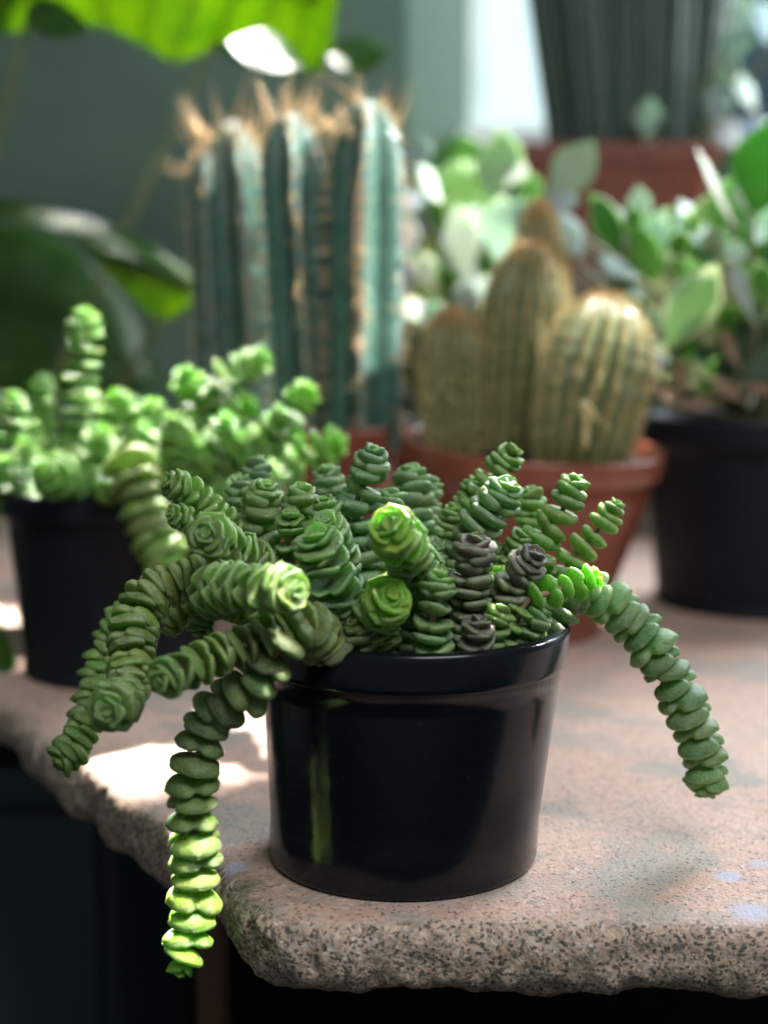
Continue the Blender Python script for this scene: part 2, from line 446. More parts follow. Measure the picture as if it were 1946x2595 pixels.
TP = Vector(((735 - CX) * pxm(Vector((0, .57, .1))), .57, 0))
pot('plant_pot', 'terracotta coloured pot under the tall ribbed cactus, mostly hidden', 'pot', TP, .094, .070, .150, .024, M_TERRA, .139, 'terracotta coloured pots')
VP = Vector(((1190 - CX) * pxm(Vector((0, .76, .1))), .76, 0))
pot('plant_pot', 'dark pot hidden behind the cacti under the pale leafed plant', 'pot', VP, .075, .060, .14, .02, M_NAVY, .13, 'black plastic plant pots')

# ------------------------------------------------------------------ fleshy leaf meshes
def lobe_mesh(cup, thick, seed, double=True, wide=.78, nx=26, na=16, point=.12):
    """double: a fused pair of opposite leaves threaded on the stem (half-length 1); single: one leaf from 0 to 1"""
    r = random.Random(seed)
    wob = [r.uniform(-1, 1) for _ in range(10)]
    vs, fs, mg = [], [], []
    xs = []
    for i in range(nx + 1):
        u = i / nx
        xs.append(-math.cos(math.pi * u) if double else .5 - .5 * math.cos(math.pi * u))
    for i, x in enumerate(xs):
        s = abs(x); sg = 1 if x >= 0 else -1
        if double:
            wv = wide * max(0, 1 - s ** 2.7) ** .56 * (1 - .30 * math.exp(-(s / .20) ** 2))
            tk = thick * (max(0, 1 - s ** 3.0) ** .55) * (1 - .25 * math.exp(-(s / .22) ** 2)) * (1 + .12 * wob[0] * sg)
        else:
            q = min(1, max(0, s))
            wv = wide * .60 * math.sin(math.pi * q ** 1.25) ** .85 * (1 - .18 * q)
            tk = thick * max(0, 1 - (2 * q - 1) ** 2) ** .5 * .42
        L = 1 + (.07 * wob[1] * sg if double else 0)
        ph = cup * (1 + .18 * wob[2] * sg)
        if ph < 1e-3: ph = 1e-3
        bx = math.sin(ph * s) / ph; bz = (1 - math.cos(ph * s)) / ph
        nxv, nzv = -math.sin(ph * s), math.cos(ph * s)
        tip = point * max(0, s - .8) / .2
        for k in range(na):
            a = 2 * math.pi * k / na
            c, sn = math.cos(a), math.sin(a)
            y = wv * math.copysign(abs(c) ** .85, c)
            y += .05 * wob[3] * s * s
            h = tk * (.42 if sn > 0 else .58) * math.copysign(abs(sn) ** .8, sn)
            h += cup * .16 * (abs(c) ** 2) * wv
            if sn > 0: h -= tk * .14 * (1 - abs(c)) * (1 if double else .5) * math.exp(-((s - .5) / .4) ** 2)
            X = sg * (bx + nxv * h) * L if double else (bx + nxv * h)
            Z = bz + nzv * h
            X += sg * tip * .25 * (1 - abs(c))
            nzn = noise.noise(Vector((X * 1.7 + seed * 3.1, y * 1.7, Z * 1.7))) * .045
            vs.append(Vector((X * (1 + nzn), y * (1 + nzn), Z + nzn * .5)))
            mg.append(max(abs(c) ** 3, max(0, (s - .75) / .25)))
    n = len(xs)
    for i in range(n - 1):
        for k in range(na):
            k2 = (k + 1) % na
            fs.append((i * na + k, i * na + k2, (i + 1) * na + k2, (i + 1) * na + k))
    fs.append(tuple(range(na))[::-1]); fs.append(tuple((n - 1) * na + k for k in range(na)))
    me = mesh(vs, [f[::-1] for f in fs], 'leaf', {'margin': mg})
    me.materials.append(M_LEAF); me.shade_smooth()
    return me
CUPS = (.12, .35, .65, 1.0, 1.45)
PAIR = {}
for ci, cu in enumerate(CUPS):
    for ti, th in enumerate((.52, .76, .98)):
        for sd in range(3):
            PAIR[(ci, ti, sd)] = lobe_mesh(cu, th * (1 - .07 * ci), ci * 31 + ti * 7 + sd, point=.18 + .16 * ci, wide=.96 - .03 * ti)
PAIR_LO = {}
for ci, cu in enumerate(CUPS):
    for ti, th in enumerate((.52, .76, .98)):
        for sd in range(2):
            PAIR_LO[(ci, ti, sd)] = lobe_mesh(cu, th * (1 - .07 * ci), ci * 31 + ti * 7 + sd, nx=14, na=10, wide=.94, point=.18 + .16 * ci)

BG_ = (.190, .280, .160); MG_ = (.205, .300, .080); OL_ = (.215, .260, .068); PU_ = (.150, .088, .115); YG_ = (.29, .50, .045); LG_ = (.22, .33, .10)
def lerp3(a, b, f): return tuple(x + (y - x) * f for x, y in zip(a, b))

def stem_pairs(pts, w0, w1, sp, cup0, cup1, thick, c0, c1, seed, tipn=5, sprd=1.0, twist=None, grad=.035):
    """positions of leaf pairs from the tip backwards: list of (matrix, mesh key, colour)"""
    r = random.Random(seed)
    path = catmull(pts, 14)
    cum = [0.0]
    for a, b in zip(path, path[1:]): cum.append(cum[-1] + (b - a).length)
    tot = cum[-1]
    # transported frames
    fr = []; x = None
    for i, p in enumerate(path):
        t = (path[min(i + 1, len(path) - 1)] - path[max(i - 1, 0)]).normalized()
        if x is None: x = t.orthogonal().normalized()
        x = (x - t * x.dot(t)).normalized(); fr.append((t, x.copy()))
    def pos(s):
        s = min(max(s, 0), tot)
        for i in range(len(cum) - 1):
            if cum[i + 1] >= s: break
        f = (s - cum[i]) / max(1e-9, cum[i + 1] - cum[i])
        t = fr[i][0].lerp(fr[i + 1][0], f).normalized(); xx = fr[i][1].lerp(fr[i + 1][1], f)
        return path[i].lerp(path[i + 1], f), t, (xx - t * xx.dot(t)).normalized()
    tips = {1: (.6,), 2: (.35, .7), 3: (.34, .64, .9), 4: (.26, .5, .78, .95), 5: (.30, .56, .82, .98)}[tipn]
    tcup = {1: (3,), 2: (4, 3), 3: (4, 4, 2), 4: (4, 4, 3, 2), 5: (4, 4, 3, 2)}[tipn]
    out = []; s = tot; i = 0
    rot = r.uniform(0, math.pi) if twist is None else twist
    while s > 0.001 and i < 60:
        f = s / tot
        p, t, x = pos(s)
        L = (w0 + (w1 - w0) * f) / 2 * pxm(p) * r.uniform(.96, 1.13)
        if i < len(tips):
            k = tips[i]; cu = max(tcup[i], 0); step = .40 * (k + .12) * L * sprd * max(sp, .6) / .75
            L *= k; ci = cu
        else:
            cupv = cup0 + (cup1 - cup0) * f; ci = min(range(5), key=lambda q: abs(CUPS[q] - cupv)); step = sp * L
        z = (t + Vector((r.gauss(0, .07), r.gauss(0, .07), r.gauss(0, .07)))).normalized()
        ang = rot + i * math.pi / 2 + r.gauss(0, .16)
        x2 = (Quaternion(t, ang) @ x); x2 = (x2 - z * x2.dot(z)).normalized(); y2 = z.cross(x2)
        M = Matrix((x2, y2, z)).transposed().to_4x4()
        sc = Vector((L * r.uniform(.94, 1.06), L * r.uniform(.92, 1.06), L * r.uniform(.9, 1.1)))
        M = Matrix.Translation(p) @ M @ Matrix.Diagonal((*sc, 1))
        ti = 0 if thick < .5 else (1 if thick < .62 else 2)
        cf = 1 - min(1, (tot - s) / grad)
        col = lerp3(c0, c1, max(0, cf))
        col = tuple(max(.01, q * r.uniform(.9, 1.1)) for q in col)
        out.append((M, (ci, ti, r.randrange(3)), col, L, 2.2 if i < 5 else (.45 if f < .45 and tot < .16 else 1.0)))
        s -= step * r.uniform(.88, 1.12); i += 1
    return path, out

def build_plant(root, stems, limit, meshes, nvar, stem_r=.0014):
    """stems as parts, leaf pairs as their sub-parts; pairs beyond the limit are joined"""
    data = []
    for st in stems:
        path, prs = stem_pairs(**st['a'])
        data.append((st, path, prs))
    allp = sorted(((L * pr / (m.translation - CAM).length ** 2, a, b) for a, (st, path, prs) in enumerate(data) for b, (m, key, col, L, pr) in enumerate(prs)), reverse=True)
    keep = set((a, b) for _, a, b in allp[:limit])
    rest = Buf(); tint = []
    for a, (st, path, prs) in enumerate(data):
        b = Buf(); tube(b, path, stem_r * 1.25, stem_r * .6)
        so = link('stem', b.mesh(), st.get('mat', M_STEM), root, label=st.get('label'))
        base = Vector(root.location)
        for q, (m, key, col, L, pr) in enumerate(prs):
            me = meshes[(key[0], key[1], key[2] % nvar)]
            if (a, q) in keep:
                o = bpy.data.objects.new('leaf_pair', me); COL.objects.link(o)
                o.parent = so
                o.matrix_parent_inverse = Matrix.Identity(4)
                o.matrix_basis = m                   # the stem's own frame is the world's
                o.color = (*col, 1)
            else:
                rest.add([m @ v.co for v in me.vertices], [tuple(p.vertices) for p in me.polygons], [d.value for d in me.attributes['margin'].data])
                tint += [*col, 1.0] * len(me.vertices)
    if rest.v:
        me = rest.mesh(); ca = me.color_attributes.new('tint', 'FLOAT_COLOR', 'POINT'); ca.data.foreach_set('color', tint); o = link('leaf_cluster', me, M_LEAF_FAR, root, kind='stuff')
        o.color = (*BG_, 1)
    return len(allp)
# joined hindmost leaves are tiny in their own coordinates, so their speckles are scaled
M_LEAF_FAR = M_LEAF.copy(); M_LEAF_FAR.name = 'succulent_leaf_joined'
for n in M_LEAF_FAR.node_tree.nodes:
    if n.type == 'MAPPING': n.inputs['Scale'].default_value = (110,) * 3
    if n.type == 'HUE_SAT':
        nt_ = M_LEAF_FAR.node_tree; av = nt_.nodes.new('ShaderNodeAttribute'); av.attribute_name = 'tint'
        nt_.links.new(av.outputs['Color'], n.inputs['Color'])

SOILZ = .0945
def S(base, pts, w, sp=.55, cup=(.35, .65), thick=.6, c=(BG_, BG_), seed=None, tipn=5, label=None, mat=None, sprd=1.0, twist=None, grad=.035):
    P = []
    if base: P.append(soil_pt(base[0], base[1], SOILZ))
    P += [at(*p) for p in pts]
    S.n += 1
    d = dict(a=dict(pts=P, w0=w[0], w1=w[1], sp=sp * 1.14, cup0=cup[0], cup1=cup[1], thick=thick, c0=c[0], c1=c[1], seed=seed or S.n * 13 + 1, tipn=tipn, sprd=sprd, twist=twist, grad=grad))
    if label: d['label'] = label
    if mat: d['mat'] = mat
    return d
S.n = 0

# ------------------------------------------------------------------ the main succulent
main = thing('succulent', 'sharp blue-green stacked-leaf succulent spilling over the front black pot', 'succulent', (POT_C.x + .004, 0, SOILZ), 'stacked-leaf succulents')
stems = [
    # upright heads, back row first
    S((660, .035), [(655, 1260, .055), (650, 1165, .060)], (80, 75), .6, thick=.6, c=(BG_, BG_)),
    S((820, .040), [(838, 1300, .050), (828, 1185, .052)], (105, 95), .62, (.12, .35), .5, (BG_, BG_)),
    S((1040, .035), [(1050, 1320, .045), (1040, 1185, .050)], (105, 105), .55, thick=.6),
    S((1090, .030), [(1085, 1300, .055), (1095, 1215, .06)], (80, 70), .6),
    S((960, .010), [(915, 1400, .012), (905, 1275, .010), (930, 1215, .008), (949, 1137, .005)], (105, 98), .72, (.35, .65), .65, (BG_, BG_)),
    S((760, .020), [(705, 1420, .025), (632, 1310, .03), (612, 1215, .03)], (95, 85), .62, (.12, .4), .55, (BG_, BG_)),
    S((780, .010), [(690, 1420, .005), (655, 1330, .005), (675, 1228, .000)], (110, 100), .66, (.2, .5), .62, (BG_, MG_)),
    S((800, .010), [(765, 1380, .005), (760, 1310, .0), (765, 1230, .0)], (100, 90), .66, (.3, .5), .62, (BG_, MG_)),
    S((790, -.005), [(750, 1420, -.01), (738, 1352, -.01), (737, 1298, -.012)], (100, 78), .85, (.35, .65), .42, (BG_, LG_), tipn=3),
    S((850, -.005), [(850, 1420, -.012), (832, 1340, -.016), (822, 1265, -.018)], (100, 80), .55, (.5, .65), .55, (BG_, MG_)),
    S((880, -.010), [(865, 1420, -.020), (840, 1360, -.026), (827, 1318, -.032)], (110, 100), .5, (.65, 1.0), .5, (BG_, LG_)),
    S((900, -.035), [(868, 1560, -.042), (845, 1480, -.050), (815, 1400, -.054), (798, 1352, -.056)], (140, 122), .48, (1.0, 1.0), .45, (BG_, LG_)),
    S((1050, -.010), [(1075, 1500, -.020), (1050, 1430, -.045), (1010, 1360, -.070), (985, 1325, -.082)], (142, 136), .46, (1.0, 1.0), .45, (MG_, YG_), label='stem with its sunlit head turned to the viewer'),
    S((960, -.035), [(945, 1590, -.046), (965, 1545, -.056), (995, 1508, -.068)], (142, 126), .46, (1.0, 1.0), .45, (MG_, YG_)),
    S((1100, -.050), [(1095, 1585, -.054), (1102, 1530, -.054), (1110, 1450, -.054)], (105, 92), .62, (.65, 1.0), .5, (BG_, LG_)),
    S((1195, -.030), [(1192, 1510, -.034), (1198, 1440, -.034), (1206, 1362, -.036)], (108, 105), .50, (.5, .65), .55, (lerp3(BG_, PU_, .35), PU_), label='stem with a purple flushed head'),
    S((1290, -.020), [(1292, 1500, -.028), (1320, 1450, -.030), (1358, 1402, -.034)], (108, 98), .50, (.5, .65), .55, (lerp3(BG_, PU_, .3), PU_), label='stem with a purple flushed head leaning right'),
    S((1207, -.047), [(1208, 1615, -.052), (1213, 1568, -.053)], (96, 86), .48, (.5, .65), .55, (BG_, PU_), tipn=4, label='short purple stem against the pot rim'),
    S((1190, .005), [(1180, 1430, .004), (1215, 1330, .002), (1262, 1270, 0), (1290, 1226, -.002)], (120, 112), .55, (.5, .65), .6, (BG_, BG_)),
    S((1160, .025), [(1190, 1330, .028), (1245, 1220, .026), (1275, 1180, .025), (1303, 1138, .024)], (92, 92), .72, (.35, .5), .6, (MG_, MG_)),
    S((1130, .03), [(1160, 1330, .034), (1190, 1270, .034), (1204, 1215, .034)], (80, 75), .6, (.35, .5), .6, (BG_, MG_)),
    S((1110, .02), [(1128, 1390, .022), (1140, 1330, .024), (1150, 1280, .024)], (75, 60), .6, (.35, .5), .6, (BG_, MG_)),
    S((1330, .03), [(1345, 1340, .035), (1343, 1240, .035)], (95, 85), .62, (.35, .5), .6, (MG_, MG_)),
    S((1300, .010), [(1360, 1385, .010), (1410, 1318, .010), (1435, 1270, .010), (1463, 1210, .010)], (118, 96), .72, (.12, .4), .55, (MG_, MG_)),
    S((1380, .015), [(1440, 1430, .014), (1480, 1385, .014), (1520, 1338, .014), (1567, 1274, .014)], (105, 78), .80, (.12, .4), .52, (MG_, LG_)),
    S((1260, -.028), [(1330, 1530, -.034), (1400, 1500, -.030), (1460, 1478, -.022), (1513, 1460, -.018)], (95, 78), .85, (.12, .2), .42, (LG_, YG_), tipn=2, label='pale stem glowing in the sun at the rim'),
    S((1250, -.015), [(1262, 1540, -.018), (1255, 1470, -.02), (1250, 1440, -.02)], (80, 70), .6, c=(LG_, YG_)),
    S((1230, -.040), [(1250, 1590, -.044), (1275, 1540, -.044)], (90, 80), .62, c=(LG_, LG_), tipn=3),
    # low fillers near the soil
    S((930, -.050), [(912, 1600, -.053), (900, 1570, -.055)], (90, 80), .55, c=(BG_, OL_), tipn=3),
    S((1030, -.015), [(1040, 1510, -.018), (1055, 1460, -.02)], (100, 90), .55, c=(BG_, BG_)),
    S((1150, -.015), [(1150, 1520, -.016), (1145, 1450, -.016)], (95, 80), .55, c=(MG_, BG_)),
    S((1340, -.030), [(1350, 1590, -.034), (1375, 1550, -.034)], (90, 78), .6, c=(MG_, BG_), tipn=3),
    S((1120, .005), [(1120, 1440, .006), (1110, 1380, .006)], (95, 80), .55, c=(BG_, BG_)),
    S((900, .015), [(960, 1400, .014), (985, 1300, .018), (990, 1245, .02)], (100, 85), .6, c=(BG_, BG_)),
    S((870, .02), [(880, 1330, .025), (885, 1240, .028)], (85, 80), .6, c=(BG_, BG_)),
    S((720, .00), [(690, 1500, -.01), (655, 1420, -.012)], (95, 85), .55, c=(BG_, MG_)),
    S((1270, .01), [(1310, 1420, .008), (1330, 1350, .006)], (95, 85), .6, c=(BG_, MG_)),
    S((1230, .012), [(1240, 1440, .012), (1245, 1380, .01)], (95, 85), .6, c=(BG_, MG_)),
    # heads on the left
    S((760, .010), [(640, 1400, .005), (555, 1312, -.002), (488, 1248, -.008), (420, 1218, -.014)], (88, 82), .62, (.35, .65), .6, (MG_, MG_)),
    S((750, .000), [(640, 1440, -.004), (540, 1360, -.010), (480, 1318, -.014), (432, 1300, -.020)], (80, 70), .78, (.2, .5), .5, (MG_, LG_), tipn=4),
    S((780, -.010), [(690, 1470, -.020), (605, 1400, -.032), (550, 1370, -.046), (522, 1350, -.058)], (126, 114), .48, (1.0, 1.0), .48, (MG_, LG_)),
    S((800, -.020), [(700, 1540, -.034), (560, 1500, -.050), (590, 1488, -.070), (680, 1494, -.086), (752, 1500, -.098)], (158, 122), .40, (1.0, 1.0), .45, (MG_, LG_), label='thick stem bent towards the right with a bright head'),
    # trailing stems on the left
    S((800, -.015), [(690, 1510, -.020), (570, 1462, -.024), (480, 1470, -.028), (395, 1500, -.034), (350, 1560, -.042), (335, 1650, -.052), (330, 1730, -.064), (300, 1780, -.082), (272, 1800, -.094)], (116, 124), .42, (.35, 1.0), .5, (OL_, LG_), label='arching olive green stem ending in a head'),
    S((760, .005), [(640, 1500, .012), (440, 1480, .022), (320, 1570, .030), (262, 1680, .026), (232, 1800, .016), (190, 1890, .006), (150, 1935, .000)], (96, 100), .42, (.35, .65), .6, (MG_, MG_), label='trailing stem behind, its tip over the table edge'),
    S((850, -.045), [(790, 1580, -.058), (700, 1605, -.068), (610, 1640, -.076), (520, 1675, -.084), (440, 1710, -.094), (405, 1728, -.100)], (114, 116), .48, (.2, 1.0), .45, (OL_, LG_), label='stem reaching left below the bent one'),
    S((860, -.040), [(770, 1580, -.066), (700, 1655, -.070), (640, 1740, -.068), (575, 1785, -.064), (535, 1815, -.062), (508, 1880, -.061), (490, 1980, -.061), (490, 2080, -.061), (498, 2180, -.061), (492, 2290, -.062), (478, 2380, -.064), (455, 2462, -.068)], (132, 130), .66, (.12, .35), .60, (lerp3(OL_, BG_, .3), YG_), tipn=3, sprd=1.3, grad=.085, label='longest hanging stem, its end glowing in the sun'),  # lime of young growth stretched along the sunlit length to paint in its glow
    S((740, -.005), [(640, 1530, -.010), (560, 1510, -.016), (515, 1560, -.018), (508, 1610, -.020)], (70, 72), .7, (.2, .5), .5, (OL_, LG_), tipn=3),
    S((740, -.010), [(600, 1500, -.008), (470, 1540, .0), (430, 1600, .004)], (70, 70), .7, (.2, .5), .5, (OL_, OL_), tipn=3),
    # trailing stem on the right
    S((1340, -.010), [(1440, 1500, -.002), (1520, 1512, .004), (1580, 1560, .006), (1640, 1622, .006), (1700, 1720, .006), (1752, 1830, .006), (1786, 1930, .006), (1788, 2010, .006)], (130, 112), .56, (.35, .65), .60, (lerp3(BG_, LG_, .2), lerp3(BG_, MG_, .5)), tipn=4, label='trailing stem arching over the right side of the pot'),
]
npairs = build_plant(main, stems, 300, PAIR, 3)
print('main pairs', npairs)

# ------------------------------------------------------------------ sunlit succulent in the left pot
left = thing('succulent', 'blurred bright sunlit stacked-leaf succulent in the left black pot', 'succulent', (LP.x, LP.y, .113), 'stacked-leaf succulents')
SOILZ = .111
K = 1.173
def SB(base, pts, w, **kw):
    return S((base[0] * K, base[1]), [(a * K, b * K, y) for a, b, y in pts], (w * K, w * K * .92), **kw)
Y1 = (.15, .30, .045); Y2 = (.25, .44, .075)
bp = dict(c=(Y1, Y2), sp=.66, cup=(.35, .65), thick=.45)
lst = [
    SB((175, .35), [(172, 900, .35), (178, 790, .35), (186, 672, .35)], 88, **bp),
    SB((25, .35), [(22, 960, .35), (30, 850, .35)], 76, **bp),
    SB((95, .38), [(93, 930, .39), (92, 815, .39)], 62, c=(MG_, Y1), sp=.6),
    SB((285, .33), [(280, 970, .33), (268, 900, .33), (245, 850, .33)], 96, **bp),
    SB((330, .36), [(335, 960, .36), (322, 865, .36)], 82, **bp),
    SB((420, .36), [(440, 920, .36), (420, 850, .35), (395, 805, .34)], 84, **bp),
    SB((400, .36), [(450, 880, .36), (490, 810, .36), (575, 775, .35)], 84, **bp),
    SB((430, .34), [(465, 960, .34), (505, 900, .34), (545, 862, .34)], 90, **bp),
    SB((430, .33), [(560, 970, .31), (625, 900, .30), (668, 832, .30)], 88, **bp),
    SB((420, .31), [(560, 1060, .26), (625, 1010, .25), (690, 965, .25), (742, 960, .25)], 96, **bp),
    SB((200, .31), [(170, 1035, .285), (125, 1030, .265), (103, 1025, .25)], 98, **bp),
    SB((290, .31), [(285, 1010, .27), (300, 1060, .255), (325, 1140, .25), (352, 1190, .248), (378, 1222, .246)], 112, c=(OL_, Y2), sp=.48, thick=.6),
    SB((240, .31), [(235, 1050, .275), (232, 1065, .262)], 84, c=(MG_, Y1), sp=.5),
    SB((50, .33), [(60, 1000, .31), (55, 960, .30)], 66, **bp),
    SB((10, .33), [(10, 1040, .31), (8, 990, .30)], 70, **bp),
]
rr = random.Random(3)
for k in range(14):
    bx = rr.uniform(60, 450); by = rr.uniform(.30, .39)
    tx = bx + rr.uniform(-40, 60); ty = rr.uniform(880, 990)
    lst.append(SB((bx, by), [((bx + tx) / 2, (ty + 1060) / 2, by), (tx, ty, by - .01)], rr.uniform(66, 88), c=(lerp3(MG_, Y1, rr.random()), Y2), sp=.68, thick=.45))
for k in range(8):
    tx = 380 + k * 38; lst.append(SB((400, .33), [((tx + 400) / 2, 1010, .31), (tx, 900 + (k % 3) * 45, .30)], 78, c=(Y1, Y2), sp=.68, thick=.45))
print('left pairs', build_plant(left, lst, 300, PAIR_LO, 2))

# ------------------------------------------------------------------ cacti
def spine(buf, p, d, L, r=.0004):
    
    d = d.normalized(); x = d.orthogonal().normalized(); y = d.cross(x)
    v = [p + x * r, p - x * r * .5 + y * r * .87, p - x * r * .5 - y * r * .87, p + d * L]
    buf.add(v, [(0, 1, 3), (1, 2, 3), (2, 0, 3)])
def ribbed(parent, base, top, rad, ribs, depth, phase, skin, spmat, areole, nsp, slen, crown=0, crownlen=.02, name='cactus_stem', dome=.18, bumpy=.0, belly=None, sr=.0004, seed=1, taper=0, sharp=False, egg=False, out=1.0):
    r = random.Random(seed)
    ax = (top - base); H = ax.length; z = ax.normalized()
    x = Vector((1, 0, 0)); x = (x - z * x.dot(z)).normalized(); y = z.cross(x)
    na, nz = ribs * 8, 44
    vs, fs, mg = [], [], []; sb = Buf()
    def prof(t):
        q = (t - (1 - dome)) / dome
        k = 1.0 if q <= 0 else math.sqrt(max(0, 1 - q * q)) ** .9
        b_ = 1 if belly is None else (1 - belly * (1 - t) ** 2)
        if egg: return rad * max(0, 1 - (abs(t - .56) / (.44 if t > .56 else .74)) ** 2.3) ** .55
        return rad * k * b_ * (1 - taper * t)
    for i in range(nz + 1):
        t = 1 - (1 - i / nz) ** 1.35
        R_ = prof(t)
        for k in range(na):
            a = 2 * math.pi * k / na
            c = .5 + .5 * math.cos(a * ribs)
            c = c ** .75
            if sharp: c = 1 - abs(((a * ribs / (2 * math.pi) + .5) % 1) - .5) * 2; c = c ** .9
            notch = bumpy * math.cos(2 * math.pi * t * H / areole) * c
            rr_ = max(.0002, R_ * (1 - depth * (1 - c)) * (1 + notch))
            aa = a + phase
            vs.append(base + z * (t * H) + (x * math.cos(aa) + y * math.sin(aa)) * rr_); mg.append(c)
    for i in range(nz):
        for k in range(na):
            k2 = (k + 1) % na; fs.append((i * na + k, i * na + k2, (i + 1) * na + k2, (i + 1) * na + k))
    fs.append(tuple(nz * na + k for k in range(na)))
    so = link(name, mesh(vs, fs, 'm', {'margin': mg}), skin, parent)
    n = int(H / areole)
    for k in range(ribs):
        a = 2 * math.pi * k / ribs + phase; rd = x * math.cos(a) + y * math.sin(a)
        for i in range(n + 1):
            t = (i + .5 * (k % 2) + r.uniform(-.2, .2)) / n
            if t <= .02 or t > .995: continue
            p = base + z * (t * H) + rd * prof(t) * .985
            up = max(0, (t - (1 - dome)) / dome)
            for _ in range(nsp):
                d = out * rd * r.uniform(.3, 1) * (1 - .6 * up) + Vector((r.gauss(0, .55), r.gauss(0, .55), r.gauss(0, .55))) + z * up * .9
                spine(sb, p, d, slen * r.uniform(.5, 1.15), sr)
    cb = Buf() if egg else sb
    for _ in range(crown):
        a = r.uniform(0, 6.28); q = r.random() ** .5 * .85
        rd = x * math.cos(a) + y * math.sin(a)
        p = base + z * (H * (1 - dome * (1 - math.sqrt(1 - q * q)) * (.85 if egg else 1))) + rd * rad * q * (1 - taper) * (.8 if egg else 1)
        spine(cb, p, z + rd * r.uniform(.0, 1.5) + Vector((r.gauss(0, .2), r.gauss(0, .2), 0)), crownlen * r.uniform(.35, 1.2), sr * 1.9)
    link('spines', sb.mesh(), spmat, so, kind='stuff', smooth=False)
    if egg: link('crown_spines', cb.mesh(), M_ORANGE, so, kind='stuff', smooth=False)
    return so
tall = thing('tall_cactus', 'tall blue-green ribbed cactus of three columns with golden spines', 'cactus', (TP.x, TP.y, .139))
for (bx, bY, tx, ty, tY, rad, ph, sd) in ((540, .590, 500, 262, .590, .0250, .28, 1), (668, .545, 622, 245, .545, .0275, .12, 2), (785, .535, 794, 220, .535, .0310, -.05, 3)):
    b0 = Vector(((bx * K - CX) * pxm(Vector((0, bY, .135))), bY, .132)); t0 = at(tx * K, ty * K, tY)
    ribbed(tall, b0, t0, rad, 5, .50, -math.pi / 2 + ph, M_CACT, M_SPINE, .0125, 8, .016, 26, .040, dome=.24, bumpy=.07, sr=.00062, seed=sd, sharp=True, taper=.06)
bund = Buf()
r_ = random.Random(5)
for _ in range(16):
    p = at(430 * K, 300 * K, .58) + Vector((r_.gauss(0, .004), r_.gauss(0, .004), r_.gauss(0, .003)))
    spine(bund, p, Vector((-.42, 0, 1)) + Vector((r_.gauss(0, .09), r_.gauss(0, .1), r_.gauss(0, .05))), .038 * r_.uniform(.6, 1.1), .0008)
for _ in range(8):
    p = at(425 * K, 375 * K, .58); spine(bund, p, Vector((-1, 0, .15)) + Vector((r_.gauss(0, .2), r_.gauss(0, .2), r_.gauss(0, .2))), .04 * r_.uniform(.5, 1), .0007)
link('spines', bund.mesh(), M_SPINE, tall, kind='stuff', smooth=False)
# a low dark shoot to the left carrying those long spines
ribbed(tall, soil_pt(470 * K, .59, .132), at(447 * K, 320 * K, .585), .016, 6, .3, .4, M_CACT, M_SPINE, .010, 5, .012, 40, .014, dome=.15, bumpy=.04, seed=9)

small = thing('small_cactus', 'cluster of four oval cacti covered with short golden spines', 'cactus', (SP.x, SP.y, .128))
for (bx, bY, tx, ty, tY, rad, dm, bl, sd) in ((985, .470, 972, 668, .478, .0235, .45, .25, 1), (1110, .480, 1146, 526, .485, .0335, .42, .30, 2), (1180, .545, 1160, 436, .550, .0225, .40, .2, 3), (1240, .425, 1320, 640, .445, .0390, .48, .38, 4)):
    b0 = soil_pt(bx * K, bY, .122); t0 = at(tx * K, ty * K, tY)
    ribbed(small, b0, t0, rad, 18, .13, .1, M_BARREL, M_HAIR, .0040, 12, .0066, 190, .008, dome=.45, bumpy=.03, sr=.00040, seed=20 + sd, egg=True, out=.8)
wit = Buf(); tube(wit, catmull([at(1480, 1135, .365), at(1484, 1060, .362), at(1472, 1020, .362)], 6), .002, .0022); 
link('dry_flower', wit.mesh(), M_HAIR, small)
wit = Buf(); tube(wit, catmull([at(1472, 1020, .362), at(1490, 1030, .36), at(1515, 1068, .362)], 6), .002, .0014); link('dry_flower', wit.mesh(), M_HAIR, small)

